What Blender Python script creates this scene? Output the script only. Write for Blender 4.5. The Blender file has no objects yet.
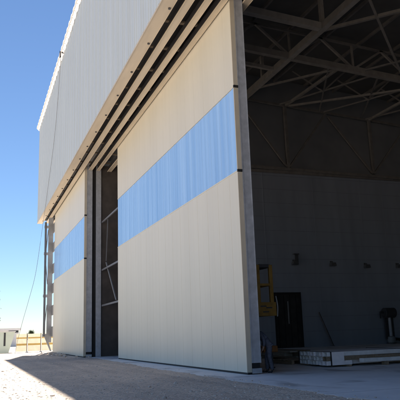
import bpy, bmesh, math, random
from mathutils import Vector, Matrix
random.seed(7)
S = bpy.context.scene
C = S.collection
R = math.radians

# ------------------------------------------------------------------ camera, sky, sun, exposure
EYE = 1.4
Fv = Vector((-0.91311, 0.34557, 0.21612)).normalized()
Rv0 = Fv.cross(Vector((0, 0, 1))).normalized()
Uv0 = Rv0.cross(Fv)
rol = R(-1.966)
Rv = math.cos(rol) * Rv0 + math.sin(rol) * Uv0
Uv = -math.sin(rol) * Rv0 + math.cos(rol) * Uv0
cd = bpy.data.cameras.new('camera')
cam = bpy.data.objects.new('camera', cd)
C.objects.link(cam)
M = Matrix((Rv, Uv, -Fv)).transposed().to_4x4()
M.translation = Vector((0, 0, EYE))
cam.matrix_world = M
cd.sensor_fit = 'HORIZONTAL'
cd.sensor_width = 36
cd.lens = 601.19 / 400 * 36
cd.clip_start = 0.1
cd.clip_end = 9000
S.camera = cam

SUN = Vector((-20.0, 3.6, 24.5)).normalized()
el = math.asin(SUN.z)
az = math.atan2(SUN.x, SUN.y)
W = bpy.data.worlds.new('World')
S.world = W
W.use_nodes = True
nt = W.node_tree
bg = nt.nodes['Background']
sky = nt.nodes.new('ShaderNodeTexSky')
sky.sky_type = 'NISHITA'
sky.sun_disc = False
sky.sun_elevation = el
sky.sun_rotation = az
sky.air_density = 0.95
sky.dust_density = 0.0
sky.ozone_density = 6.0
nt.links.new(sky.outputs[0], bg.inputs[0])
bg.inputs[1].default_value = 0.055
sl = bpy.data.lights.new('sun', 'SUN')
sl.energy = 4.8
sl.angle = R(0.5)
sl.color = (1, 0.95, 0.87)
so = bpy.data.objects.new('sun', sl)
C.objects.link(so)
so.rotation_euler = SUN.to_track_quat('Z', 'Y').to_euler()
so.location = (-30, 20, 60)
S.view_settings.view_transform = 'Standard'
S.view_settings.look = 'None'
S.view_settings.gamma = 1
S.view_settings.use_curve_mapping = False
S.view_settings.exposure = 1.2
S.cycles.use_denoising = True
S.cycles.max_bounces = 8
S.cycles.diffuse_bounces = 6
S.cycles.sample_clamp_indirect = 8

# ------------------------------------------------------------------ materials
MATS = {}
def mat(name, col, rough=0.6, metal=0.0, var=0.12, scale=3.0, bump=0.0, bscale=40.0, col2=None, stretch=None, spec=0.5, coat=0):
    if name in MATS: return MATS[name]
    m = bpy.data.materials.new(name); m.use_nodes = True
    t = m.node_tree; b = t.nodes['Principled BSDF']
    b.inputs['Roughness'].default_value = rough
    b.inputs['Metallic'].default_value = metal
    b.inputs['Specular IOR Level'].default_value = spec
    tc = t.nodes.new('ShaderNodeTexCoord')
    mp = t.nodes.new('ShaderNodeMapping')
    if stretch: mp.inputs['Scale'].default_value = stretch
    t.links.new(tc.outputs['Object'], mp.inputs[0])
    n = t.nodes.new('ShaderNodeTexNoise')
    n.inputs['Scale'].default_value = scale; n.inputs['Detail'].default_value = 6; n.inputs['Roughness'].default_value = 0.62
    t.links.new(mp.outputs[0], n.inputs['Vector'])
    rmp = t.nodes.new('ShaderNodeValToRGB')
    c2 = col2 or [c * (1 - var * 1.6) for c in col]
    c1 = [min(1, c * (1 + var * .6)) for c in col]
    rmp.color_ramp.elements[0].position = 0.3; rmp.color_ramp.elements[1].position = 0.7
    rmp.color_ramp.elements[0].color = (*c2, 1); rmp.color_ramp.elements[1].color = (*c1, 1)
    t.links.new(n.outputs['Fac'], rmp.inputs[0])
    t.links.new(rmp.outputs[0], b.inputs['Base Color'])
    if bump:
        n2 = t.nodes.new('ShaderNodeTexNoise'); n2.inputs['Scale'].default_value = bscale; n2.inputs['Detail'].default_value = 5
        t.links.new(mp.outputs[0], n2.inputs['Vector'])
        bp = t.nodes.new('ShaderNodeBump'); bp.inputs['Strength'].default_value = bump; bp.inputs['Distance'].default_value = 0.02
        t.links.new(n2.outputs['Fac'], bp.inputs['Height']); t.links.new(bp.outputs[0], b.inputs['Normal'])
    MATS[name] = m
    return m

M_clad = mat('grey_cladding', (.54, .605, .63), .45, var=.04, scale=.35, stretch=(3, 1, .25))
M_cream = mat('cream_panel', (.67, .65, .555), .42, var=.03, scale=.5, stretch=(1.4, 1, .12))
M_tie = mat('brown_tie_steel', (.24, .20, .15), .6, var=.15)
M_trim = mat('cream_trim', (.56, .51, .41), .45, var=.06, scale=1.5)
M_rail = mat('cream_rail', (.58, .51, .40), .5, var=.08, scale=1.2, stretch=(.4, 2, 2))
M_steel = mat('galvanised_steel', (.44, .47, .52), .45, .2, var=.14, scale=4, bump=.05)
M_grey = mat('grey_painted_steel', (.30, .31, .32), .5, var=.12, scale=2)
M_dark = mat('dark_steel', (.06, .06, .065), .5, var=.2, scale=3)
M_grey2 = mat('slate_painted_steel', (.14, .15, .17), .5, var=.15, scale=2)
M_black = mat('black_rubber', (.015, .015, .016), .7)
M_truss = mat('brown_primed_steel', (.48, .455, .41), .6, var=.15, scale=2)  # roof steel nearest the opening, lightest of its three copies
M_truss2 = mat('shade_dimmed_steel', (.36, .34, .31), .6, var=.15, scale=2)  # same roof steel, colour dimmed for the weaker light farther in
M_truss3 = mat('deep_shade_steel', (.26, .25, .235), .6, var=.15, scale=2)  # same steel again, deep-hall shade put into the colour
M_inwall = mat('interior_blue_grey_wall', (.32, .365, .44), .6, var=.10, scale=.4, stretch=(1, 2, .3))
M_inup = mat('interior_upper_wall', (.25, .265, .285), .7, var=.1, scale=.5)
M_roof = mat('roof_deck', (.13, .13, .13), .7, var=.1, scale=1)
M_alu = mat('bright_aluminium', (.95, .95, .96), .16, 1.0, var=.02, scale=.8, bump=.02, bscale=2)
M_white = mat('white_paint', (.8, .8, .78), .5, var=.03, scale=1)
M_yel = mat('yellow_paint', (.30, .17, .03), .5, var=.25, scale=4)
M_orange = mat('orange_paint', (.30, .12, .03), .55, var=.25, scale=4)
M_rust = mat('rust', (.16, .08, .05), .8, var=.3, scale=6)
M_wood = mat('weathered_timber', (.26, .20, .14), .75, var=.25, scale=3, stretch=(1, 6, 6), bump=.15)
M_board = mat('pale_timber', (.36, .33, .28), .75, var=.2, scale=3, stretch=(1, 6, 6), bump=.15)
M_prof = mat('mill_finish_profile', (.78, .80, .82), .4, .05, var=.1, scale=5)
M_film = mat('white_wrapping_film', (.84, .82, .86), .3, var=.06, scale=8, bump=.3, bscale=12)
M_denim = mat('dark_blue_workwear', (.085, .094, .13), .85, var=.3, scale=12, bump=.3, bscale=30)
M_skin = mat('skin', (.36, .22, .16), .55)
M_hair = mat('dark_hair', (.02, .016, .013), .7, bump=.3, bscale=90)
M_shoe = mat('black_boot_leather', (.02, .02, .022), .5)
M_gate = mat('dark_gate_panel', (.045, .043, .042), .6, var=.3, scale=2)
M_lamp = mat('lamp_grey', (.10, .105, .11), .5)
M_joint = mat('joint_seal', (.25, .285, .34), .6)
M_gap_shade = mat('brown_gap_shade', (.075, .065, .06), .7, var=.3, scale=1)  # interior shade of the door gap, put in as dark brown
M_glass = mat('dark_glass', (.03, .035, .04), .15)
M_rope = mat('grey_cable', (.22, .23, .25), .7)
M_leaf = mat('leaf_green', (.07, .10, .035), .6, var=.35, scale=2)
M_bark = mat('bark', (.14, .10, .07), .9, bump=.4, bscale=15)

def mat_poly():
    m = bpy.data.materials.new('blue_polycarbonate'); m.use_nodes = True
    t = m.node_tree; b = t.nodes['Principled BSDF']
    b.inputs['Base Color'].default_value = (.36, .55, .82, 1)
    b.inputs['Roughness'].default_value = .16
    tc = t.nodes.new('ShaderNodeTexCoord'); mp = t.nodes.new('ShaderNodeMapping')
    mp.inputs['Scale'].default_value = (1.5, 1, .04)
    n = t.nodes.new('ShaderNodeTexNoise'); n.inputs['Scale'].default_value = 2.0; n.inputs['Detail'].default_value = 4
    r = t.nodes.new('ShaderNodeValToRGB')
    r.color_ramp.elements[0].position = .3; r.color_ramp.elements[0].color = (.25, .47, .83, 1)
    r.color_ramp.elements[1].position = .72; r.color_ramp.elements[1].color = (.37, .61, .96, 1)
    t.links.new(tc.outputs['Object'], mp.inputs[0]); t.links.new(mp.outputs[0], n.inputs['Vector'])
    t.links.new(n.outputs['Fac'], r.inputs[0]); t.links.new(r.outputs[0], b.inputs['Base Color'])
    return m
M_poly = mat_poly()

def mat_ground():
    m = bpy.data.materials.new('crushed_stone_ground'); m.use_nodes = True
    t = m.node_tree; b = t.nodes['Principled BSDF']; b.inputs['Roughness'].default_value = .95
    b.inputs['Specular IOR Level'].default_value = .2
    tc = t.nodes.new('ShaderNodeTexCoord')
    def noise(s, d=6, r=.65):
        n = t.nodes.new('ShaderNodeTexNoise'); n.inputs['Scale'].default_value = s; n.inputs['Detail'].default_value = d; n.inputs['Roughness'].default_value = r
        t.links.new(tc.outputs['Object'], n.inputs['Vector']); return n
    big = noise(.22, 5); mid = noise(3.2, 8, .75)
    vo = t.nodes.new('ShaderNodeTexVoronoi'); vo.inputs['Scale'].default_value = 16; vo.inputs['Randomness'].default_value = 1
    t.links.new(tc.outputs['Object'], vo.inputs['Vector'])
    r1 = t.nodes.new('ShaderNodeValToRGB')
    r1.color_ramp.elements[0].position = .32; r1.color_ramp.elements[0].color = (.63, .54, .45, 1)
    r1.color_ramp.elements[1].position = .68; r1.color_ramp.elements[1].color = (.83, .74, .635, 1)
    t.links.new(mid.outputs['Fac'], r1.inputs[0])
    r2 = t.nodes.new('ShaderNodeValToRGB')
    r2.color_ramp.elements[0].position = .35; r2.color_ramp.elements[0].color = (.86, .84, .83, 1)
    r2.color_ramp.elements[1].position = .65; r2.color_ramp.elements[1].color = (1.08, 1.04, 1.0, 1)
    t.links.new(big.outputs['Fac'], r2.inputs[0])
    mx = t.nodes.new('ShaderNodeMix'); mx.data_type = 'RGBA'; mx.blend_type = 'MULTIPLY'; mx.inputs[0].default_value = 1
    t.links.new(r1.outputs[0], mx.inputs[6]); t.links.new(r2.outputs[0], mx.inputs[7])
    r3 = t.nodes.new('ShaderNodeValToRGB')
    r3.color_ramp.elements[0].position = .0; r3.color_ramp.elements[0].color = (.70, .70, .72, 1)
    r3.color_ramp.elements[1].position = 1.; r3.color_ramp.elements[1].color = (1.25, 1.2, 1.15, 1)
    t.links.new(vo.outputs['Color'], r3.inputs[0])
    mp = t.nodes.new('ShaderNodeMapping'); mp.inputs['Scale'].default_value = (.10, 1.3, 1); mp.inputs['Rotation'].default_value = (0, 0, .06)
    t.links.new(tc.outputs['Object'], mp.inputs[0])
    ln = t.nodes.new('ShaderNodeTexNoise'); ln.inputs['Scale'].default_value = 1.0; ln.inputs['Detail'].default_value = 4
    t.links.new(mp.outputs[0], ln.inputs['Vector'])
    r4 = t.nodes.new('ShaderNodeValToRGB')
    r4.color_ramp.elements[0].position = .36; r4.color_ramp.elements[0].color = (.88, .87, .87, 1)
    r4.color_ramp.elements[1].position = .58; r4.color_ramp.elements[1].color = (1.05, 1.04, 1.03, 1)
    t.links.new(ln.outputs['Fac'], r4.inputs[0])
    mx3 = t.nodes.new('ShaderNodeMix'); mx3.data_type = 'RGBA'; mx3.blend_type = 'MULTIPLY'; mx3.inputs[0].default_value = 1
    t.links.new(r4.outputs[0], mx3.inputs[7]); t.links.new(mx.outputs[2], mx3.inputs[6]); mx = mx3
    mx2 = t.nodes.new('ShaderNodeMix'); mx2.data_type = 'RGBA'; mx2.blend_type = 'MULTIPLY'; mx2.inputs[0].default_value = .8
    t.links.new(mx.outputs[2], mx2.inputs[6]); t.links.new(r3.outputs[0], mx2.inputs[7])
    t.links.new(mx2.outputs[2], b.inputs['Base Color'])
    bp = t.nodes.new('ShaderNodeBump'); bp.inputs['Strength'].default_value = .8; bp.inputs['Distance'].default_value = .03
    bp2 = t.nodes.new('ShaderNodeBump'); bp2.inputs['Strength'].default_value = .6; bp2.inputs['Distance'].default_value = .1
    t.links.new(vo.outputs['Distance'], bp.inputs['Height']); bp.invert = True
    t.links.new(mid.outputs['Fac'], bp2.inputs['Height']); t.links.new(bp2.outputs[0], bp.inputs['Normal'])
    t.links.new(bp.outputs[0], b.inputs['Normal'])
    return m
M_ground = mat_ground()

def mat_conc():
    m = bpy.data.materials.new('pale_concrete'); m.use_nodes = True
    t = m.node_tree; b = t.nodes['Principled BSDF']; b.inputs['Roughness'].default_value = .7
    tc = t.nodes.new('ShaderNodeTexCoord')
    n = t.nodes.new('ShaderNodeTexNoise'); n.inputs['Scale'].default_value = .7; n.inputs['Detail'].default_value = 9; n.inputs['Roughness'].default_value = .7
    n2 = t.nodes.new('ShaderNodeTexNoise'); n2.inputs['Scale'].default_value = 30; n2.inputs['Detail'].default_value = 5
    t.links.new(tc.outputs['Object'], n.inputs['Vector']); t.links.new(tc.outputs['Object'], n2.inputs['Vector'])
    r = t.nodes.new('ShaderNodeValToRGB')
    r.color_ramp.elements[0].position = .3; r.color_ramp.elements[0].color = (.68, .68, .68, 1)
    r.color_ramp.elements[1].position = .68; r.color_ramp.elements[1].color = (.84, .84, .835, 1)
    t.links.new(n.outputs['Fac'], r.inputs[0])
    st = t.nodes.new('ShaderNodeTexNoise'); st.inputs['Scale'].default_value = .9; st.inputs['Detail'].default_value = 7; st.inputs['Distortion'].default_value = .6
    mpp = t.nodes.new('ShaderNodeMapping'); mpp.inputs['Location'].default_value = (31, 7, 0); mpp.inputs['Scale'].default_value = (.5, 1, 1)
    t.links.new(tc.outputs['Object'], mpp.inputs[0]); t.links.new(mpp.outputs[0], st.inputs['Vector'])
    rs = t.nodes.new('ShaderNodeValToRGB')
    rs.color_ramp.elements[0].position = .30; rs.color_ramp.elements[0].color = (.55, .54, .53, 1)
    rs.color_ramp.elements[1].position = .44; rs.color_ramp.elements[1].color = (1, 1, 1, 1)
    t.links.new(st.outputs['Fac'], rs.inputs[0])
    ms = t.nodes.new('ShaderNodeMix'); ms.data_type = 'RGBA'; ms.blend_type = 'MULTIPLY'; ms.inputs[0].default_value = 1
    t.links.new(r.outputs[0], ms.inputs[6]); t.links.new(rs.outputs[0], ms.inputs[7])
    sx_ = t.nodes.new('ShaderNodeSeparateXYZ'); t.links.new(tc.outputs['Object'], sx_.inputs[0])
    dv = t.nodes.new('ShaderNodeMath'); dv.operation = 'PINGPONG'; dv.inputs[1].default_value = 3.0
    t.links.new(sx_.outputs['X'], dv.inputs[0])
    lt = t.nodes.new('ShaderNodeMath'); lt.operation = 'LESS_THAN'; lt.inputs[1].default_value = .012
    t.links.new(dv.outputs[0], lt.inputs[0])
    mj = t.nodes.new('ShaderNodeMix'); mj.data_type = 'RGBA'
    t.links.new(lt.outputs[0], mj.inputs[0]); t.links.new(ms.outputs[2], mj.inputs[6]); mj.inputs[7].default_value = (.2, .2, .2, 1)
    t.links.new(mj.outputs[2], b.inputs['Base Color'])
    bp = t.nodes.new('ShaderNodeBump'); bp.inputs['Strength'].default_value = .25; bp.inputs['Distance'].default_value = .01
    t.links.new(n2.outputs['Fac'], bp.inputs['Height']); t.links.new(bp.outputs[0], b.inputs['Normal'])
    return m
M_conc = mat_conc()

def mat_mesh(name, col):
    m = bpy.data.materials.new(name); m.use_nodes = True
    t = m.node_tree; b = t.nodes['Principled BSDF']; out = t.nodes['Material Output']
    b.inputs['Base Color'].default_value = (*col, 1); b.inputs['Roughness'].default_value = .8
    tr = t.nodes.new('ShaderNodeBsdfTranslucent'); tr.inputs[0].default_value = (*col, 1)
    ms = t.nodes.new('ShaderNodeMixShader'); ms.inputs[0].default_value = .5
    tc = t.nodes.new('ShaderNodeTexCoord'); n = t.nodes.new('ShaderNodeTexNoise'); n.inputs['Scale'].default_value = 3
    t.links.new(tc.outputs['Object'], n.inputs['Vector'])
    mul = t.nodes.new('ShaderNodeMath'); mul.operation = 'MULTIPLY_ADD'; mul.inputs[1].default_value = .3; mul.inputs[2].default_value = .5
    t.links.new(n.outputs['Fac'], mul.inputs[0]); t.links.new(mul.outputs[0], ms.inputs[0])
    t.links.new(b.outputs[0], ms.inputs[1]); t.links.new(tr.outputs[0], ms.inputs[2]); t.links.new(ms.outputs[0], out.inputs[0])
    return m
M_mesh = mat_mesh('white_barrier_fabric', (.76, .72, .62))
M_band = mat_mesh('yellow_barrier_band', (.84, .70, .38))
M_tarp = mat_mesh('pale_green_tarpaulin', (.80, .84, .78))

# ------------------------------------------------------------------ mesh helpers
class MB:
    def __init__(s): s.v = []; s.f = []
    def box(s, x0, x1, y0, y1, z0, z1):
        n = len(s.v)
        s.v += [(x0,y0,z0),(x1,y0,z0),(x1,y1,z0),(x0,y1,z0),(x0,y0,z1),(x1,y0,z1),(x1,y1,z1),(x0,y1,z1)]
        s.f += [tuple(n+i for i in q) for q in ((0,3,2,1),(4,5,6,7),(0,1,5,4),(1,2,6,5),(2,3,7,6),(3,0,4,7))]
        return s
    def beam(s, a, b, w, h, up=(0,0,1)):
        a = Vector(a); b = Vector(b); d = (b-a).normalized(); u = Vector(up)
        if abs(d.dot(u)) > .95: u = Vector((1,0,0))
        r = d.cross(u).normalized(); u = r.cross(d)
        n = len(s.v)
        for p in (a, b):
            for i, j in ((-1,-1),(1,-1),(1,1),(-1,1)):
                s.v.append(tuple(p + r*(i*w/2) + u*(j*h/2)))
        s.f += [tuple(n+i for i in q) for q in ((0,1,2,3),(7,6,5,4),(0,4,5,1),(1,5,6,2),(2,6,7,3),(3,7,4,0))]
        return s
    def tube(s, pts, r, seg=10, cap=True):
        pts = [Vector(p) for p in pts]; n0 = len(s.v); rr = r if isinstance(r, (list, tuple)) else [r]*len(pts)
        for k, p in enumerate(pts):
            d = (pts[min(k+1, len(pts)-1)] - pts[max(k-1, 0)]).normalized()
            u = Vector((0,0,1)) if abs(d.z) < .9 else Vector((1,0,0))
            a = d.cross(u).normalized(); b = a.cross(d)
            for i in range(seg):
                t = 2*math.pi*i/seg
                s.v.append(tuple(p + a*(math.cos(t)*rr[k]) + b*(math.sin(t)*rr[k])))
        for k in range(len(pts)-1):
            for i in range(seg):
                j = (i+1) % seg
                s.f.append((n0+k*seg+i, n0+k*seg+j, n0+(k+1)*seg+j, n0+(k+1)*seg+i))
        if cap:
            s.f.append(tuple(n0+i for i in range(seg))[::-1]); e = n0+(len(pts)-1)*seg
            s.f.append(tuple(e+i for i in range(seg)))
        return s
    def prism(s, poly, axis, a, b):
        """polygon in the two other axes, pushed along axis from a to b"""
        n = len(s.v); k = len(poly)
        for t in (a, b):
            for (p, q) in poly:
                s.v.append({'x':(t,p,q),'y':(p,t,q),'z':(p,q,t)}[axis])
        s.f.append(tuple(range(n, n+k))[::-1]); s.f.append(tuple(range(n+k, n+2*k)))
        for i in range(k):
            j = (i+1) % k; s.f.append((n+i, n+j, n+k+j, n+k+i))
        return s
    def build(s, name, m, parent=None, bevel=0, smooth=False):
        me = bpy.data.meshes.new(name); me.from_pydata(s.v, [], s.f)
        bm = bmesh.new(); bm.from_mesh(me); bmesh.ops.recalc_face_normals(bm, faces=bm.faces)
        bm.to_mesh(me); bm.free()
        me.materials.append(m)
        if smooth:
            for p in me.polygons: p.use_smooth = True
        o = bpy.data.objects.new(name, me); C.objects.link(o)
        if parent:
            o.parent = parent
            o.matrix_parent_inverse = wm(parent).inverted()
        if bevel:
            b = o.modifiers.new('bevel', 'BEVEL'); b.width = bevel; b.segments = 2; b.limit_method = 'ANGLE'
        return o
def wm(o):
    m = Matrix.LocRotScale(o.location, o.rotation_euler, o.scale)
    return (wm(o.parent) @ o.matrix_parent_inverse @ m) if o.parent else m
def tag(o, label, cat, group=None, kind=None):
    o['label'] = label; o['category'] = cat
    if group: o['group'] = group
    if kind: o['kind'] = kind
    return o
def thing(name, label, cat, loc=(0,0,0), group=None, rz=0):
    o = bpy.data.objects.new(name, None); o.location = loc; o.rotation_euler = (0,0,rz); o.empty_display_size = .2
    C.objects.link(o); return tag(o, label, cat, group)
def struct(o): o['kind'] = 'structure'; return o
def dup(root, loc, label=None, rz=None):
    r = root.copy(); C.objects.link(r); r.location = loc
    if rz is not None: r.rotation_euler = (0,0,rz)
    if label: r['label'] = label
    for ch in list(root.children):
        c = ch.copy(); C.objects.link(c); c.parent = r
        for g in ch.children:
            d = g.copy(); C.objects.link(d); d.parent = c
    return r
def profile_sheet(x0, x1, z0, z1, y, pitch, pts, back=None):
    """ribbed sheet facing -Y; pts = (fraction of pitch, depth towards -Y)"""
    mb = MB(); xs = []
    x = x0
    while x < x1 - 1e-6:
        for f, d in pts:
            xx = x + f*pitch
            if xx <= x1: xs.append((xx, y-d))
        x += pitch
    xs.append((x1, y))
    n = len(xs)
    mb.v = [(a, b, z0) for a, b in xs] + [(a, b, z1) for a, b in xs]
    mb.f = [(i, i+1, n+i+1, n+i) for i in range(n-1)]
    if back is not None:
        k = len(mb.v)
        mb.v += [(x0, back, z0), (x1, back, z0), (x0, back, z1), (x1, back, z1)]
        mb.f += [(k, k+2, k+3, k+1), (0, n, k+2, k), (n-1, k+1, k+3, 2*n-1)]
        mb.f.append(tuple([k, k+1] + list(range(n-1, -1, -1))))
        mb.f.append(tuple([k+3, k+2] + list(range(n, 2*n))))
    return mb

# ------------------------------------------------------------------ ground
me = MB(); me.v = [(-4000,-4000,0),(4000,-4000,0),(4000,4000,0),(-4000,4000,0)]; me.f = [(0,1,2,3)]
struct(me.build('ground', M_ground))
# concrete apron and hangar floor: one slab, 4 cm proud, its outer edge ragged under the gravel
rnd = random.Random(3)
edge = []
x = -44.5
w1 = w2 = 0
while x < 16:
    base = 7.36 + (0.30 if x < -33 else 0.0) + (.10 if -33 <= x < -26 else 0)
    w1 = w1*.93 + rnd.uniform(-.06, .06)
    w2 = w2*.4 + rnd.uniform(-.05, .05)
    edge.append((x, base + max(-.2, min(.2, w1)) + w2))
    x += .13
poly = edge + [(16, 60), (-44.5, 60)]
struct(MB().prism(poly, 'z', -.3, .004).build('floor', M_conc))

_bm = bmesh.new(); bmesh.ops.create_icosphere(_bm, subdivisions=1, radius=1)
ICO_V = [tuple(v.co) for v in _bm.verts]; ICO_F = [tuple(v.index for v in f.verts) for f in _bm.faces]; _bm.free()
def stones(name, n, region, smin, smax, m, seed, zoff=0):
    r = random.Random(seed); mb = MB()
    x0, x1, y0, y1 = region
    k = 0
    while k < n:
        x = r.uniform(x0, x1); y = r.uniform(y0, y1)
        d = math.hypot(x, y)
        if d < 5 or r.random() > (9/max(d, 9))**1.6: continue
        if y > 7.34 + (.3 if x < -33 else 0) and r.random() > (.5 if y < 7.75 else .05): continue
        k += 1
        s = smin + (smax-smin)*r.random()**3
        a = r.uniform(0, 6.28); c, sn = math.cos(a), math.sin(a)
        sx, sy, sz = s*r.uniform(.7, 1.3), s*r.uniform(.6, 1.1), s*r.uniform(.35, .65)
        z = zoff + sz*.2 + (.012 if y > 7.5 else 0)
        b = len(mb.v)
        for (px, py, pz) in ICO_V:
            k_ = r.uniform(.72, 1.18)
            qx, qy = px*sx*k_, py*sy*k_
            mb.v.append((x + qx*c - qy*sn, y + qx*sn + qy*c, z + pz*sz*k_))
        mb.f += [(b+i, b+j, b+l) for i, j, l in ICO_F]
    o = mb.build(name, m)
    o['kind'] = 'stuff'; o['label'] = 'loose brown and grey stones strewn over the forecourt'; o['category'] = 'gravel'
    return o
M_stone = mat('loose_stone', (.76, .67, .59), .9, var=.3, scale=9, spec=.2)
stones('gravel', 24000, (-60, -5, -6, 8.2), .006, .036, M_stone, 5)
stones('gravel', 260, (-50, -7, -2, 7.6), .035, .085, M_stone, 9)

# ------------------------------------------------------------------ hangar shell
XE = -66.7; XR_ = 15.0; YF = 6.15; ZB = 13.70; ZT = 24.5; XW = -44.0
hangar = thing('hangar', 'large aircraft hangar clad in grey ribbed sheet, its doorway open', 'hangar', (XW, YF, 0))
# front cladding, ribbed
profile_sheet(XE, XR_, ZB+.03, ZT, YF, 1.15, [(0, 0), (.012, -.02), (.03, -.02), (.042, 0), (.28, 0), (.31, .034), (.39, .034), (.42, 0), (.60, 0), (.63, .034), (.71, .034), (.74, 0)], back=YF+.18).build('front_cladding', M_clad, hangar)
# returns and back of the door header box
MB().box(XE, XE+.15, YF+.182, 9.6, ZB+.3, ZT-.05).build('header_end_panel', M_clad, hangar)
MB().box(XE, XR_, 9.45, 9.6, ZB+.45, ZT-.3).build('header_back_panel', M_inup, hangar)
MB().box(XE+.16, XR_, YF+.19, 9.44, 15.3, 15.4).build('header_ceiling', M_dark, hangar)  # dark colour stands in for shade inside the header box
MB().box(XE+.15, XW, YF+.2, 9.6, ZT-.2, ZT-.06).build('header_roof', M_roof, hangar)
# door guide rails under the header
rails = [(6.13, 6.70), (7.00, 7.32), (7.70, 7.97), (8.30, 8.53), (9.14, 9.44)]
for i, (a, b) in enumerate(rails):
    mb = MB()
    x0 = XE - .12 if i == 0 else XE + .3
    mb.box(x0, XR_, a, b, ZB-.02, ZB+.02)                 # bottom flange
    mb.box(x0, XR_, a, a+.02, ZB-.05, ZB-.021)            # lips
    mb.box(x0, XR_, b-.02, b, ZB-.04, ZB-.021)
    rail = mb.build('guide_rail', M_rail, hangar)
    MB().box(x0, XR_, (a+b)/2-.04, (a+b)/2+.04, ZB+.021, ZB+.43).build('web', M_dark, rail)  # web coloured dark so the slots between rails read as shaded
    if i == 0:
        bx = -65
        while bx < -17:
            MB().tube([(bx, b-.12, ZB-.07), (bx, b-.12, ZB-.022)], .055, 8).build('bolt', M_dark, rail)
            bx += 3.0
x = -65
while x < 6:
    MB().box(x-.09, x+.09, 6.66, 9.40, ZB+.44, ZB+.52).build('cross_tie', M_tie, hangar)
    x += 2.4
# roof edge flashing: trapezoid ribs of the roof sheets run out over the front
pitch = 1.05
prof = []
x = XE - .12
zb = ZT + .02
while x < XR_:
    prof += [(x, zb), (x+.22, zb), (x+.30, zb+.13), (x+.74, zb+.13), (x+.82, zb)]
    x += pitch
fl = MB(); n = len(prof)
TH = .28
fl.v += [(px, YF-.31, pz+.10) for px, pz in prof] + [(px, YF-.05, pz+.10-TH) for px, pz in prof] + [(px, YF-.29, pz+.105) for px, pz in prof] + [(px, YF-.02, pz+.10-TH) for px, pz in prof]
for i in range(n-1):
    fl.f += [(i, i+1, n+i+1, n+i), (2*n+i, 3*n+i, 3*n+i+1, 2*n+i+1), (i, 2*n+i, 2*n+i+1, i+1), (n+i, n+i+1, 3*n+i+1, 3*n+i)]
fl.f += [(0, n, 3*n, 2*n), (n-1, 3*n-1, 4*n-1, 2*n-1)]
flash = fl.build('roof_flashing', M_alu, hangar)  # polished and tilted to mirror sunlit ground, so the edge looks white
sh_ = MB()
for yy in (YF-.285, 9.7):
    sh_.v += [(px, yy, pz+.03) for px, pz in prof] + [(px, yy, pz) for px, pz in prof]
for i in range(n-1):
    sh_.f += [(i, i+1, 2*n+i+1, 2*n+i), (n+i, 3*n+i, 3*n+i+1, n+i+1), (i, n+i, n+i+1, i+1), (2*n+i, 2*n+i+1, 3*n+i+1, 3*n+i)]
sh_.build('roof_sheet', M_white, hangar)
# main roof, walls
def zroof(y): return 24.15 - .06*(y-6.15)
rf = MB().prism([(9.62, zroof(9.62)), (62, zroof(62)), (62, zroof(62)+.2), (9.62, zroof(9.62)+.2)], 'x', XW-.3, XR_)
rf.build('roof', M_roof, hangar)
for y in range(12, 60, 3):
    MB().box(XW+.02, XR_-.1, y-.08, y+.08, zroof(y)-.26, zroof(y)-.03).build('purlin', M_truss3, hangar)
# side wall: blue-grey panels below, darker sheeting above the girt
GZ = 14.55
wallmb = MB()
wallmb.box(XW-.30, XW, 8.67, 22.72, 0, GZ)
wallmb.box(XW-.30, XW, 25.24, 60, 0, GZ)
wallmb.box(XW-.30, XW, 22.72, 25.24, 4.42, GZ)
wallmb.build('side_wall', M_inwall, hangar)
y = 10.3
while y < 60:
    if not 22.6 < y < 25.3:
        MB().box(XW+.001, XW+.012, y-.03, y+.03, .05, GZ-.05).build('wall_joint', M_inwall, hangar)
    y += 2.4
zz = 1.25
while zz < GZ-.3:
    for ya_, yb_ in ((9.9, 22.6), (25.4, 60)) if zz < 4.6 else ((9.9, 60),):
        MB().box(XW+.002, XW+.008, ya_, yb_, zz-.02, zz+.02).build('wall_joint', M_joint, hangar)
    zz += 1.18
MB().box(XW-.30, XW-.02, 9.62, 60, GZ+.003, 24).build('upper_side_wall', M_inup, hangar)
MB().box(XW-.02, XW+.25, 9.62, 60, GZ-.10, GZ+.12).build('wall_girt', M_truss3, hangar)
MB().box(XW-.3, XR_, 60.01, 60.3, 0, 21.5).build('back_wall', M_inup, hangar)
MB().box(XR_+.01, XR_+.3, 6.2, 60.3, 0, 24).build('right_side_wall', M_inup, hangar)
MB().box(6.0, XR_, 9.62, 9.9, 0, 14).build('front_wall', M_inup, hangar)
# steel posts along the wall, and the wind frame behind the gap between the doors
for (xx, yy) in ((XW+.25, 12.6), (XW+.25, 16.2)):
    MB().box(xx-.16, xx+.16, yy-.16, yy+.16, .03, 21.3).build('column', M_grey, hangar)
MB().box(XW+.002, XW+.06, 8.67, 12.4, .03, 14.1).build('gap_shade_sheet', M_gap_shade, hangar)  # added dark sheet, paints the shade seen through the door gap
for zz in (3.58, 6.15, 9.71):
    MB().box(XW+.16, -38.45, 8.70, 8.78, zz-.06, zz+.06).build('girt', M_grey2, hangar)
MB().beam((-42.8, 8.82, 6.6), (-39.6, 8.82, 3.75), .07, .07).build('brace', M_grey, hangar)
MB().beam((-42.8, 8.82, 6.7), (-42.2, 8.82, 9.65), .06, .06).build('brace', M_grey2, hangar)

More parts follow.
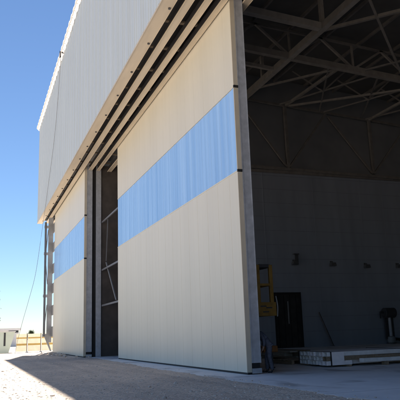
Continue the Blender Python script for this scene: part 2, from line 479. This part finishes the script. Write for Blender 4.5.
# ------------------------------------------------------------------ roof steel
def zc(y): return 22.045 - .06*y          # level of the bottom chords
DEP = 2.05
def pt(x, y, up=0): return (x, y, zc(y) + up)
def truss(name, chord_pts, w, h, webs, tops=None, m=None):
    m = m or M_truss
    mb = MB()
    for a, b in zip(chord_pts[:-1], chord_pts[1:]): mb.beam(a, b, w, h)
    t = mb.build(name, m, hangar)
    if tops:
        mb = MB()
        mb.beam(tops[0], tops[1], .16, .16)
        mb.build('top_chord', M_truss3, t)
    for a, b, s in webs:
        MB().beam(a, b, s, s).build('web_member', m, t)
    return t
YB = 20.75
# truss along the front (parallel to the doors), heavy bottom chord
webs = []
xs = [-43.7, -39.8, -35.45, -30.93, -26.4, -21.9, -17.4, -12.9, -8.4, -3.9, .6, 5.1, 9.6, 14]
for i, xx in enumerate(xs):
    if i % 2 == 1: webs.append((pt(xx, YB, .1), pt(xx, YB, DEP), .26))
truss('roof_truss', [pt(-43.7, YB), pt(14, YB)], .40, .46, webs)
# deep chord running into the hall with its webs
def depth_truss(X, w=.36, ph=26.2, step=5.4):
    webs = []
    y = ph - 3*step
    tops = []
    while y < 58:
        if y > 9.7:
            for dy in (-step/2, 0, step/2):
                if 9.7 < y+dy < 59:
                    webs.append((pt(X, y + dy*.03, .12), pt(X, y+dy, DEP), .16 if dy else .13))
        y += step
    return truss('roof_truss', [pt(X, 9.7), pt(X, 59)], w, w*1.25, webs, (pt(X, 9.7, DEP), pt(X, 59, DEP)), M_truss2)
depth_truss(-35.45)
depth_truss(-17.4)
depth_truss(-5.0)
# bottom-chord bracing
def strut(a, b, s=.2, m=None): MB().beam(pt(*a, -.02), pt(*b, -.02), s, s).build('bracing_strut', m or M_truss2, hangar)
strut((-30.93, 9.7), (-30.93, YB-.21), .44, M_truss)
strut((-37.65, 15.0), (-37.65, YB-.21), .26, M_truss)
strut((-35.2, 25.0), (-43.7, 24.75), .2)
strut((-43.7, 24.9), (-36.9, 31.9), .16)
strut((-31.2, YB+.2), (-25.0, 26.0), .20)
strut((-26.4, YB+.2), (-35.2, 30.6), .16)
strut((-41.2, YB+.2), (-35.7, 25.0), .14)
strut((-35.2, 33.4), (-43.7, 33.35), .2)
strut((-36.9, 31.9), (-43.6, 40.0), .14)
strut((-35.2, 42), (-43.7, 42), .2)
strut((-35.2, 33.4), (-17.6, 33.4), .2)
strut((-35.2, 42), (-17.6, 42), .2)
for k in range(7):
    yy = 24.0 + 4.4*k
    strut((-35.3, yy), (-43.7, yy+4.2), .11, M_truss3)
    strut((-43.7, yy+.1), (-35.3, yy+4.3), .11, M_truss3)
    if k < 5:
        strut((-35.1, yy+3), (-26.6, yy+8.6), .12, M_truss3)
        MB().beam(pt(-39.6, yy+2.1, -.1), pt(-38.4, yy+4.2, DEP), .11, .11).build('bracing_strut', M_truss3, hangar)
        MB().beam(pt(-39.6, yy+2.1, -.1), pt(-41.2, yy+.3, DEP), .11, .11).build('bracing_strut', M_truss3, hangar)
# frame along the side wall
xw = XW + .42
webs = []
def wp(y, z): return (xw, y, z)
wt = MB().beam(wp(10, 14.95), wp(59, 14.35), .20, .22).build('wall_truss', M_truss3, hangar)
wtop = lambda y: zc(y) - .05
MB().beam(wp(10, wtop(10)), wp(59, wtop(59)), .18, .18).build('top_chord', M_truss3, wt)
for k in range(-1, 4):
    yv = 24.65 + 8.68*k
    if yv < 10: continue
    MB().beam(wp(yv, 14.9), wp(yv, wtop(yv)), .24, .24).build('web_member', M_truss3, wt)
    for s in (-1, 1):
        if yv + s*4.34 > 10: MB().beam(wp(yv+s*.15, 15.0), wp(yv+s*4.34, wtop(yv)-.05), .15, .15).build('web_member', M_truss3, wt)

# ------------------------------------------------------------------ sliding door leaves
W1, W2 = 6.99, 10.19          # window band
def door_leaf(name, x0, x1, yf, label, zt=14.03, th=.5, edge=True, window=True):
    d = thing(name, label, 'hangar door', ((x0+x1)/2, yf, 0), 'sliding hangar door leaves')
    zb = .07
    w = .09
    pp = [(0, 0), (.005, -.005), (.012, -.005), (.017, 0), (.26, 0), (.27, .0025), (.50, .0025), (.51, 0), (.76, 0), (.77, .0025), (.985, .0025)]
    profile_sheet(x0, x1-.03, zb, W1-.02, yf, 1.15, pp, yf+.09).build('lower_panel', M_cream, d)
    profile_sheet(x0, x1-.03, W2+.02, zt, yf, 1.15, pp, yf+.09).build('upper_panel', M_cream, d)
    bp = [(0, 0), (.05, .016), (.10, .016), (.15, 0), (.36, 0), (.40, .007), (.44, 0), (.66, 0), (.70, .007), (.74, 0)]
    profile_sheet(x0, x1-.03, W1+.03, W2-.03, yf+.02, 1.0, bp, yf+.07).build('window_band', M_poly, d)
    for zz in (W1, W2):
        MB().box(x0, x1-.03, yf-.012, yf+.085, zz-.019, zz+.029).build('window_sill' if zz == W1 else 'window_head', M_cream, d)
    # inner frame of the leaf
    f = MB()
    f.box(x0+.1, x1-.35, yf+.11, yf+th-.05, zb, zb+.3)
    f.box(x0+.1, x1-.35, yf+.11, yf+th-.05, zt-.32, zt-.02)
    f.build('leaf_frame', M_grey, d)
    k = x0 + .3
    while k < x1 - 1:
        MB().box(k-.09, k+.09, yf+.112, yf+th-.06, zb+.302, zt-.322).build('mullion', M_grey, d)
        k += 3.05
    # edge facing the opening: cream trim in three lengths with black stops, steel channel behind
    for a, b in ((zb, W1-.033), (W1+.063, W2-.033), (W2+.063, zt)):
        MB().box(x1-.03, x1+.012, yf-.012, yf+.165, a, b).build('edge_trim', M_trim, d, bevel=.006)
    for zz in (W1+.015, W2+.015):
        MB().box(x1-.03, x1+.03, yf-.014, yf+.17, zz-.045, zz+.045).build('rubber_stop', M_black, d)
    ch = MB()
    ch.box(x1-.30, x1, yf+.172, yf+th-.01, zb+.30, zt-.05)
    ch.box(x1-.04, x1+.02, yf+th-.009, yf+th+.012, zb+.30, zt-.05)
    ch.box(x1+.002, x1+.02, yf+.168, yf+.20, zb+.30, zt-.05)
    ch.build('edge_channel', M_steel, d)
    # left edge angle
    MB().box(x0-.36, x0-.002, yf+.20, yf+.23, zb, zt).build('edge_angle', M_steel, d)
    # wheel box
    MB().box(x1-.3, x1-.02, yf+.18, yf+th-.02,   .20, zb+.295).build('wheel_housing', M_black, d)
    MB().box(x1-.32, x1+.02, yf+.17, yf+th+.02, .032, .195).build('wheel_carriage', M_steel, d)
    MB().box(x0, x1+.008, yf+.01, yf+.16, .004, zb-.003).build('bottom_seal', M_black, d)
    MB().tube([(x1-.5, yf+.26, .17), (x1-.5, yf+.38, .17)], .13, 16).build('wheel', M_dark, d)
    return d
door_leaf('door_leaf', -38.03, -18.83, 8.60, 'tall cream sliding hangar door with a blue window band, nearest to the dark open hall')
door_leaf('door_leaf', -61.55, -43.84, 7.42, 'far cream sliding hangar door whose blue window band ends at the open sky', th=.56)
MB().box(-44.9, -43.84, 8.29, 8.66, .004, 14.1).build('door_jamb', M_steel, hangar, bevel=.01)
MB().box(-44.9, -44.05, 7.995, 8.287, .002, 14.1).build('slot_shade_panel', M_black, hangar)  # added black panel, stands in for shade in the empty track slot
# ------------------------------------------------------------------ outrigger post that carries the rail ends
post = thing('outrigger_post', 'grey steel post with brackets beside the far hangar door, open sky behind it', 'steel post', (-63.2, 7.3, 0))
MB().box(-63.3, -63.1, 6.98, 7.46, 1.0, ZB-.06).build('shaft', M_grey, post)
MB().prism([(6.70, 1.75), (6.95, 1.75), (7.5, .15), (7.36, .15)], 'x', -63.28, -63.12).build('foot_strut', M_grey, post)
MB().beam((-63.2, 6.74, 1.6), (-63.2, 6.70, 13.2), .20, .20).build('side_rail', M_grey2, post)
for zz in (1.7, 5.6, 9.9, 12.7):
    MB().box(-63.27, -63.13, 6.56, 6.975, zz-.14, zz+.14).build('bracket', M_steel, post)
for zz, dd in ((3.7, .3), (7.8, -.3), (11.4, .3)):
    MB().beam((-63.2, 6.76, zz-1.2*dd/abs(dd)), (-63.2, 6.97, zz+1.0*dd/abs(dd)), .07, .07).build('lacing', M_grey, post)
for zz in (2.1, 4.2, 6.4, 8.4, 10.6, 12.6):
    MB().box(-63.26, -61.6, 7.465, 7.52, zz-.55, zz+.45).build('tie_plate', M_grey, post)

# ------------------------------------------------------------------ cable from the roof edge to the ground
cab = [(-47.1, 5.84, 24.2), (-47.35, 5.92, 23.8), (-51.0, 6.02, 19.1), (-55.6, 6.02, 15.2), (-60.4, 5.98, 11.3), (-61.3, 5.60, 7.6), (-62.0, 5.05, 5.0), (-62.5, 4.6, 3.1), (-62.9, 4.2, 1.2), (-63.0, 4.0, 0.02)]
def smooth_pts(p, n=6):
    out = []
    P = [Vector(q) for q in p]
    for i in range(len(P)-1):
        a, b, c, d = P[max(i-1,0)], P[i], P[i+1], P[min(i+2, len(P)-1)]
        for k in range(n):
            t = k/n
            out.append(.5*((2*b) + (c-a)*t + (2*a-5*b+4*c-d)*t*t + (3*b-a-3*c+d)*t**3))
    return out + [P[-1]]
cb = thing('cable', 'thin grey cable hanging from the roof edge past the ribbed cladding to the ground', 'cable', (-47.1, 5.93, 24.45))
MB().tube(smooth_pts(cab), .016, 6).build('cable_line', M_rope, cb)
MB().box(-47.18, -47.02, 5.80, 5.88, 24.15, 24.7).build('roof_clamp', M_dark, cb)

# ------------------------------------------------------------------ things inside the hall
# wall floodlights
def lamp(y, z, label, big=False):
    t = thing('wall_lamp', label, 'wall lamp', (XW, y, z), 'floodlights along the grey side wall')
    X = XW + .013
    MB().box(X, X+.05, y-.10, y+.10, z-.20, z+.22).build('backplate', M_lamp, t)
    MB().tube([(X+.05, y, z+.12), (X+.35, y-.05, z+.14), (X+.50, y-.12, z-.02)], .035, 8).build('arm', M_lamp, t)
    h = MB().prism([(y-.42, z-.25), (y+.12, z-.25), (y+.06, z+.02), (y-.36, z+.02)], 'x', X+.36, X+.70).build('lamp_head', M_lamp, t, bevel=.02)
    MB().box(X+.40, X+.66, y-.38, y+.08, z-.262, z-.251).build('lens', M_glass, h)
    if big:
        MB().box(X+.02, X+.12, y+.14, y+.42, z-.18, z+.62).build('upright', M_lamp, t)
        MB().box(X+.02, X+.30, y-.05, y+.42, z+.63, z+.72).build('cap', M_lamp, t)
    return t
lamp(24.75, 6.87, 'dark wall lamp with a tall bracket, directly above the wide dark gate', True)
lamp(28.35, 6.80, 'small dark wall floodlight, second along the wall from the dark gate')
lamp(31.75, 6.66, 'small dark wall floodlight between the leaning pole and the drum-topped standpipe')
lamp(35.1, 6.68, 'small dark wall floodlight past the drum-topped standpipe, farthest from the gate')
# gate in the side wall
g = thing('gate', 'wide black gate standing in the blue-grey inner side wall', 'gate', (XW, 24, 0))
fr = MB(); fr.box(XW-.29, XW+.03, 22.73, 22.86, .03, 4.41); fr.box(XW-.29, XW+.03, 25.10, 25.23, .03, 4.41); fr.box(XW-.29, XW+.03, 22.863, 25.097, 4.28, 4.41)
fr.build('frame', M_black, g)
for k in range(4):
    y0 = 22.87 + .557*k
    p = MB().box(XW-.22, XW-.16, y0+.002, y0+.556, .014, 4.279).build('gate_panel', M_gate, g)
    MB().box(XW-.158, XW-.12, y0+.24, y0+.30, .1, 4.2).build('stile', M_black, p)
MB().box(XW-.60, XW-.302, 22.4, 25.6, .0, 4.8).build('leak_block', M_black, g)  # added unseen box that keeps daylight from leaking round the gate
g2 = MB().box(XW-.155, XW-.10, 24.02, 24.09, 1.9, 3.7).build('handle_bar', M_grey, g)
pi = [(23.3, 3.35, .9), (23.9, 2.9, .35)]
# pole leaning on the side wall
t = thing('leaning_pole', 'thin dark pole leaning on the blue-grey wall just past the gate', 'pole', (XW+.9, 27.3, .03))
MB().beam((XW+.95, 27.35, .05), (XW+.08, 26.75, 2.75), .14, .10).build('shaft', M_dark, t)
MB().box(XW+.86, XW+1.05, 27.25, 27.45, .03, .055).build('foot', M_dark, t)
# standpipe with a drum on top
sx, sy = XW+.9, 33.1
t = thing('standpipe', 'dark drum on a pale standpipe beside the blue-grey wall, behind the profiles', 'standpipe', (sx, sy, .03))
MB().tube([(sx, sy, .03), (sx, sy, .09)], .42, 20).build('base_flange', M_dark, t)
MB().tube([(sx, sy, .09), (sx, sy, .2), (sx, sy, .55), (sx, sy, .62)], [.30, .33, .33, .18], 18).build('valve_body', M_grey, t)
MB().tube([(sx, sy, .62), (sx, sy, 2.15)], .13, 14).build('pipe', M_steel, t)
MB().box(sx-.2, sx-.06, sy-.42, sy+.42, .4, 2.3).build('back_plate', M_dark, t)
dr = MB().tube([(sx, sy-.55, 2.55), (sx, sy-.5, 2.55), (sx, sy+.5, 2.55), (sx, sy+.55, 2.55)], [.36, .42, .42, .36], 22).build('drum', M_dark, t)
MB().tube([(sx, sy-.9, 2.6), (sx, sy-.56, 2.58)], .1, 10).build('outlet', M_dark, dr)
MB().beam((sx, sy-.9, 2.55), (sx, sy-.9, 2.1), .05, .12).build('crank', M_dark, dr)
MB().tube([(sx, sy+.1, .4), (sx, sy+.7, .35), (sx, sy+1.3, .2), (sx, sy+1.9, .12)], .12, 10).build('hose', M_black, t)

# bundle of white metal profiles on bearers
def hollow(mb, x0, x1, y0, y1, z0, z1, w=.018):
    mb.box(x0, x1, y0, y1, z0, z0+w); mb.box(x0, x1, y0, y1, z1-w, z1)
    mb.box(x0, x0+w, y0, y1, z0+w, z1-w); mb.box(x1-w, x1, y0, y1, z0+w, z1-w)
b0 = (-22.12, 12.25)
t = thing('profile_bundle', 'strapped bundle of pale hollow metal profiles lying on bearers in the doorway', 'profile bundle', (-21, 16, .03), rz=0)
rr = random.Random(11)
cols, rows = 9, 3
ww, hh = 2.3/cols, .16
for r_ in range(rows):
    for c_ in range(cols):
        mb = MB()
        z0 = .075 + r_*hh
        x0 = b0[0] + c_*ww
        ys = b0[1] + .17*(cols-c_)/cols*2.4*.4 + rr.uniform(-.05, .12)
        ln = rr.uniform(9.2, 9.8)
        if c_ == cols-1 and r_ == 0: ln = 1.1
        hollow(mb, x0+.008, x0+ww-.008, ys, ys+ln, z0+.004, z0+hh-.004)
        mb.build('profile', M_wood if (c_ == cols-1 and r_ == 1) else (M_prof if rr.random() > .18 else M_film), t)  # brown outer profile stands in for a shaded gap in the bundle
xr = b0[0] + 2.3
MB().box(xr+.004, xr+.03, b0[1]+.22, b0[1]+.75, .08, .55).build('wrapping', M_film, t)
for yy in (b0[1]+.16, b0[1]+3.4, b0[1]+7.0):
    st = MB(); st.box(b0[0]-.02, xr+.034, yy, yy+.05, .558, .57); st.box(xr+.031, xr+.04, yy, yy+.05, .07, .557); st.box(b0[0]-.03, b0[0]-.02, yy, yy+.05, .07, .557)
    st.build('strap', M_black, t)
for yy in (b0[1]+.9, b0[1]+3.6, b0[1]+6.4):
    MB().box(b0[0]-.1, xr+.08, yy, yy+.12, .014, .073).build('bearer', M_wood, t)
# a longer pale beam and a timber laid beside the bundle
t = tag(MB().box(xr+.10, xr+.34, 13.6, 22.5, .15, .29).build('beam', M_prof, None, bevel=.01), 'long pale box beam lying on the ground along the profile bundle', 'beam')
for yy in (14.6, 18.0, 21.0):
    MB().box(xr+.08, xr+.36, yy, yy+.12, .006, .148).build('bearer', M_wood, t)
tag(MB().box(xr+.10, xr+.30, 14.3, 22.2, .292, .39).build('timber', M_wood, None, bevel=.01), 'brown timber lying on top of the pale box beam', 'timber')
# boards and planks behind
tb = thing('board_stack', 'low dark stack of boards behind the profile bundle, in front of the gate', 'board stack', (-28, 14.8, .004))
rr = random.Random(4)
for k in range(4):
    z0 = .10 + .085*k
    for j in range(3):
        MB().box(-30.0+rr.uniform(-.2,.2), -26.3+rr.uniform(-.5,.5), 14.2+.45*j+rr.uniform(-.04,.04), 14.62+.45*j, z0, z0+.075).build('board', M_board if rr.random() > .55 else M_wood, tb)
for xx in (-29, -26.5):
    MB().box(xx, xx+.12, 14.1, 15.6, .014, .098).build('bearer', M_wood, tb)
pl = thing('pallet', 'dark timber pallet lying on the floor beside the boom lift and profile bundle', 'pallet', (-23.6, 13.0, .03))
for j in range(6):
    MB().box(-24.6+.2*j*1.6, -24.6+.2*j*1.6+.2, 12.4, 13.7, .16, .185).build('deck_board', M_wood, pl)
for yy in (12.42, 13.0, 13.56):
    MB().box(-24.6, -22.78, yy, yy+.12, .014, .157).build('runner', M_wood, pl)

# yellow boom lift: its raised cage shows past the door edge
ft = thing('boom_lift', 'yellow boom lift with a raised railed cage just inside the hangar door', 'boom lift', (-23.6, 10.6, .004))
XM = -21.9
ya, yb = 10.62, 11.33
cage = MB()
cage.box(XM-1.5, XM, ya, yb, 1.98, 2.06)
cage = cage.build('cage_floor', M_yel, ft)
for (xx, yy) in ((XM-.06, ya+.05), (XM-.06, yb-.08), (XM-1.44, ya+.05), (XM-1.44, yb-.08)):
    MB().box(xx-.06, xx+.06, yy-.075, yy+.075, 2.063, 4.02).build('post', M_yel, cage, bevel=.012)
for zz, hh2, m_ in ((3.98, .13, M_dark), (3.22, .09, M_yel)):
    for xx in (XM-.06, XM-1.44):
        MB().box(xx-.045, xx+.045, ya+.128, yb-.158, zz-hh2/2, zz+hh2/2).build('rail', m_, cage)
    for yy in (ya+.05, yb-.08):
        MB().box(XM-1.378, XM-.122, yy-.04, yy+.04, zz-hh2/2, zz+hh2/2).build('rail', m_, cage)
kp = MB().box(XM+.003, XM+.03, ya-.05, yb+.06, 1.98, 2.52).build('kick_plate', M_yel, ft, bevel=.01)
for zz, yy in ((2.36, ya+.2), (2.30, ya+.45), (2.14, ya+.3)):
    MB().box(XM+.031, XM+.045, yy-.13, yy+.13, zz-.025, zz+.025).build('slot', M_dark, kp)
MB().tube(smooth_pts([(XM+.06, yb+.05, 2.75), (XM+.09, yb+.09, 2.35), (XM+.07, yb+.07, 1.95)]), .026, 8).build('hose', M_grey, ft)
MB().prism([(XM-1.5, 2.0), (XM-1.5, 2.35), (XM-4.4, 1.5), (XM-4.4, 1.15)], 'y', ya+.2, ya+.45).build('boom', M_yel, ft, bevel=.02)
ch = MB().prism([(XM-.6, .35), (XM-4.6, .35), (XM-4.7, 1.1), (XM-2.2, 1.15), (XM-.6, .8)], 'y', ya-.9, ya-.05).build('chassis', M_yel, ft, bevel=.04)
MB().box(XM-.3, XM+.75, ya-.25, yb-.35, .60, .84).build('outrigger_arm', M_orange, ft, bevel=.03)
MB().box(XM+.45, XM+.62, ya+.02, ya+.2, .05, .598).build('outrigger_leg', M_dark, ft)
MB().tube([(XM+.53, ya+.11, .012), (XM+.53, ya+.11, .05)], .18, 16).build('outrigger_pad', M_black, ft)
for (xx, yy) in ((XM-1.2, ya-.04), (XM-1.2, ya-1.15), (XM-3.9, ya-.04), (XM-3.9, ya-1.15)):
    w = MB().tube([(xx, yy, .40), (xx, yy+.24, .40)], .38, 20).build('wheel', M_black, ft)
    MB().tube([(xx, yy-.01, .40), (xx, yy+.25, .40)], .19, 16).build('rim', M_grey, w)

# ------------------------------------------------------------------ the worker
def skin_mesh(name, verts, edges, radii, root, m, parent, subs=2):
    me = bpy.data.meshes.new(name); me.from_pydata(verts, edges, [])
    o = bpy.data.objects.new(name, me); C.objects.link(o)
    o.modifiers.new('skin', 'SKIN').use_smooth_shade = True
    sd = o.modifiers.new('sub', 'SUBSURF'); sd.levels = subs; sd.render_levels = subs
    for i, r in enumerate(radii):
        me.skin_vertices[0].data[i].radius = r if isinstance(r, tuple) else (r, r)
    me.skin_vertices[0].data[root].use_root = True
    me.materials.append(m)
    dg = bpy.context.evaluated_depsgraph_get(); dg.update()
    nm = bpy.data.meshes.new_from_object(o.evaluated_get(dg))
    bpy.data.objects.remove(o)
    for p in nm.polygons: p.use_smooth = True
    nm.name = name
    o = bpy.data.objects.new(name, nm); C.objects.link(o); o.parent = parent
    return o
# local frame: facing +Y locally; turned so that he faces the machine
pr = thing('person', 'worker in dark blue overalls bending forward at the edge of the tall cream door', 'person', (-19.2, 9.62, .004), rz=R(158))
BEND = R(-34)
def lean(p):
    y, z = p[1], p[2] - .93
    return (p[0], y*math.cos(BEND) - z*math.sin(BEND), .93 + y*math.sin(BEND) + z*math.cos(BEND))
UP = [False]
V = []; Ed = []; Ra = []
def add(p, r, frm=None):
    V.append(lean(p) if UP[0] else p); Ra.append(r); i = len(V)-1
    if frm is not None: Ed.append((frm, i))
    return i
pel = add((0, 0, .95), (.15, .115))
UP[0] = True
w_ = add((0, .01, 1.12), (.135, .105), pel)
ch_ = add((0, .03, 1.32), (.165, .12), w_)
nb = add((0, .045, 1.47), (.075, .07), ch_)
nk = add((0, .06, 1.53), .058, nb)
hd0 = add((0, .075, 1.60), (.072, .082), nk)
hd1 = add((0, .08, 1.685), (.078, .096), hd0)
add((0, .07, 1.745), (.055, .066), hd1)
for s in (-1, 1):
    UP[0] = True
    sh = add((s*.17, .03, 1.40), .068, ch_)
    el_ = add((s*.26, .06, 1.14), .045, sh)
    wr = add((s*.25, .22, .97), .030, el_)
    pa = add((s*.24, .29, .93), (.040, .022), wr)
    for k, (dx, dl) in enumerate(((-.030, .070), (-.010, .082), (.010, .078), (.030, .060))):
        a = add((s*.24+dx, .33, .915), .0095, pa)
        b_ = add((s*.24+dx*1.1, .33+dl*.6, .895), .0085, a)
        add((s*.24+dx*1.1, .33+dl*.75, .868), .0075, b_)
    th_ = add((s*.24-s*.045, .285, .915), .011, pa)
    add((s*.24-s*.06, .325, .895), .009, th_)
    UP[0] = False
    hp = add((s*.09, 0, .88), .095, pel)
    kn = add((s*.12, .03+(.06 if s > 0 else -.02), .49), .060, hp)
    an = add((s*.13, -.01+(.08 if s > 0 else -.06), .09), .043, kn)
    add((s*.145, .15+(.08 if s > 0 else -.06), .035), (.040, .030), an)
UP[0] = True
body = skin_mesh('body', V, Ed, Ra, pel, M_skin, pr)
def sub(keep_fn, grow):
    pass
# clothing: jacket and trousers a little fuller than the body
V = []; Ed = []; Ra = []
b0_ = add((0, 0, .90), (.175, .135)); b1 = add((0, .005, 1.0), (.175, .135), b0_); b2 = add((0, .01, 1.14), (.165, .13), b1)
b3 = add((0, .03, 1.33), (.19, .14), b2); b4 = add((0, .045, 1.455), (.095, .085), b3); add((0, .05, 1.49), (.07, .068), b4)
for s in (-1, 1):
    a = add((s*.18, .03, 1.40), .085, b3); b = add((s*.265, .06, 1.14), .062, a); add((s*.252, .20, .985), .045, b)
skin_mesh('jacket', V, Ed, Ra, b1, M_denim, pr)
UP[0] = False
V = []; Ed = []; Ra = []
b0_ = add((0, 0, .97), (.16, .125)); b1 = add((0, 0, .90), (.165, .13), b0_)
for s in (-1, 1):
    a = add((s*.09, 0, .80), .105, b1); b = add((s*.12, .03+(.06 if s > 0 else -.02), .49), .082, a)
    c = add((s*.13, -.005+(.08 if s > 0 else -.06), .16), .072, b); add((s*.13, -.005+(.08 if s > 0 else -.06), .09), .070, c)
skin_mesh('trousers', V, Ed, Ra, b1, M_denim, pr)
for s in (-1, 1):
    V = []; Ed = []; Ra = []
    oy = .08 if s > 0 else -.06
    a = add((s*.13, -.02+oy, .12), .055); b = add((s*.13, -.02+oy, .05), (.055, .05), a); c = add((s*.138, .08+oy, .045), (.052, .042), b); add((s*.147, .18+oy, .036), (.046, .032), c)
    skin_mesh('boot', V, Ed, Ra, b, M_shoe, pr)
V = []; Ed = []; Ra = []; UP[0] = True
a = add((0, .055, 1.63), (.080, .070)); b = add((0, .06, 1.70), (.088, .098), a); add((0, .062, 1.755), (.060, .072), b)
hair = skin_mesh('hair', V, Ed, Ra, b, M_hair, pr)
# face: nose, eyes, ears as small children of the head side
for s in (-1, 1):
    e = MB(); e.tube([lean((s*.03, .160, 1.665)), lean((s*.03, .172, 1.665))], .012, 8)
    o = e.build('eye', M_white, None); o.parent = pr
    e = MB(); e.tube([lean((s*.074, .07, 1.63)), lean((s*.086, .065, 1.66)), lean((s*.078, .07, 1.69))], [.010, .016, .010], 8)
    o = e.build('ear', M_skin, None, smooth=True); o.parent = pr
o = MB().tube([lean((0, .165, 1.66)), lean((0, .19, 1.635)), lean((0, .172, 1.622))], [.010, .016, .012], 8).build('nose', M_skin, None, smooth=True); o.parent = pr

# ------------------------------------------------------------------ rubble at the far door's foot
rb = MB(); rr = random.Random(21)
for k in range(70):
    x = rr.gauss(-54, 4.0); y = 6.75 + rr.gauss(0, .25); s = rr.uniform(.03, .16)
    if y > 7.2: y = 7.1
    q = [Vector((rr.uniform(-1,1), rr.uniform(-1,1), rr.uniform(-.5,.8))).normalized()*s*rr.uniform(.7,1.2) for _ in range(12)]
    bm = bmesh.new()
    for p in q: bm.verts.new(p + Vector((x, y, s*.4)))
    bmesh.ops.convex_hull(bm, input=bm.verts)
    bm.verts.index_update(); n0 = len(rb.v)
    idx = {}
    for f in bm.faces:
        for v in f.verts:
            if v not in idx: idx[v] = len(rb.v); rb.v.append(tuple(v.co))
    for f in bm.faces: rb.f.append(tuple(idx[v] for v in f.verts))
    bm.free()
o = rb.build('rubble', M_stone); o['kind'] = 'stuff'; o['label'] = 'broken stones strewn at the foot of the far hangar door'; o['category'] = 'rubble'
# ------------------------------------------------------------------ what stands beyond the hangar
def panel(y0, y1, label, X=-69):
    t = thing('barrier_panel', label, 'barrier', (X, (y0+y1)/2, 0), 'white and yellow barrier panels beyond the hangar')
    MB().box(X-.01, X+.01, y0+.03, y1-.03, .12, 1.95).build('fabric', M_mesh, t)
    for z0, z1 in ((1.45, 1.60), (.74, .94)):
        MB().box(X+.012, X+.022, y0+.05, y1-.05, z0, z1).build('band', M_band, t)
    MB().box(X-.04, X+.04, y1-.025, y1+.03, 0, 2.0).build('post', M_rust, t)
    MB().box(X-.2, X+.2, y1-.1, y1+.12, 0, .1).build('foot_block', M_conc, t)
panel(4.45, 5.60, 'white barrier panel with yellow bands, next to the pale green shelter')
panel(5.65, 7.05, 'white barrier panel with yellow bands, in the middle of the row of three')
panel(7.10, 8.75, 'white barrier panel with yellow bands, closest to the hangar door')
X = -69.6
sh = thing('shelter', 'pale green sheeted shelter with a sloped side and a dark slot', 'shelter', (X, 3, 0))
MB().prism([(-2, 0), (3.75, 0), (4.35, 2.1), (4.35, 2.2), (-2, 2.2)], 'x', X-2.5, X).build('sheeting', M_tarp, sh)
MB().box(X+.002, X+.05, 3.22, 3.42, .75, 2.15).build('dark_slot', M_dark, sh)
MB().box(X-2.6, X+.1, -2.1, 4.45, 2.203, 2.3).build('roof', M_white, sh)
bl = thing('low_building', 'low white flat-roofed building far beyond the barriers', 'building', (-130, 6, 0))
MB().box(-142, -130, -20, 8.9, 0, 3.2).build('wall', M_white, bl)
MB().box(-142.3, -129.7, -20.3, 9.3, 3.203, 3.65).build('roof', M_white, bl)
MB().box(-129.998, -129.9, 6.9, 8.8, 2.75, 3.18).build('window', M_glass, bl)
for yy in (-6, -2, 2, 5):
    MB().box(-129.998, -129.96, yy-.6, yy+.6, 1.1, 2.3).build('window', M_glass, bl)
# tree that leans into the left edge
def tree(x, y, h, cr, label, seed=8):
    t = thing('tree', label, 'tree', (x, y, 0))
    r = random.Random(seed)
    MB().tube([(x, y, 0), (x+.1, y, h*.3), (x+.05, y+.1, h*.62), (x, y, h*.85)], [.2, .16, .1, .04], 10).build('trunk', M_bark, t, smooth=True)
    for k in range(9):
        a = r.uniform(0, 6.28); z0 = h*r.uniform(.35, .7)
        MB().tube([(x, y, z0), (x+math.cos(a)*cr*.5, y+math.sin(a)*cr*.5, z0+h*.12), (x+math.cos(a)*cr*.85, y+math.sin(a)*cr*.85, z0+h*.2)], [.06, .04, .015], 6).build('branch', M_bark, t)
    mb = MB()
    for k in range(60):
        a = r.uniform(0, 6.28); rad = cr*math.sqrt(r.random()); zz = h*(.45 + .55*r.random()); 
        shr = 1 - abs((zz/h - .68)/.36)**2
        rad *= max(.15, shr)
        cx, cy = x+math.cos(a)*rad, y+math.sin(a)*rad
        for j in range(45):
            p = Vector((cx+r.gauss(0,.22), cy+r.gauss(0,.22), zz+r.gauss(0,.18)))
            u = Vector((r.uniform(-1,1), r.uniform(-1,1), r.uniform(-1,1))).normalized()*.075
            v = u.cross(Vector((r.uniform(-1,1), r.uniform(-1,1), r.uniform(-1,1)))).normalized()*.045
            n = len(mb.v); mb.v += [tuple(p-u), tuple(p+v), tuple(p+u), tuple(p-v)]; mb.f.append((n,n+1,n+2,n+3))
    mb.build('crown', M_leaf, t)
tree(-55, .75, 6.4, 1.45, 'small green tree in full sun, nearer than the white and yellow barriers')
tree(-140, 12.2, 2.95, .7, 'distant low dark tree showing just over the white and yellow barriers', 3)
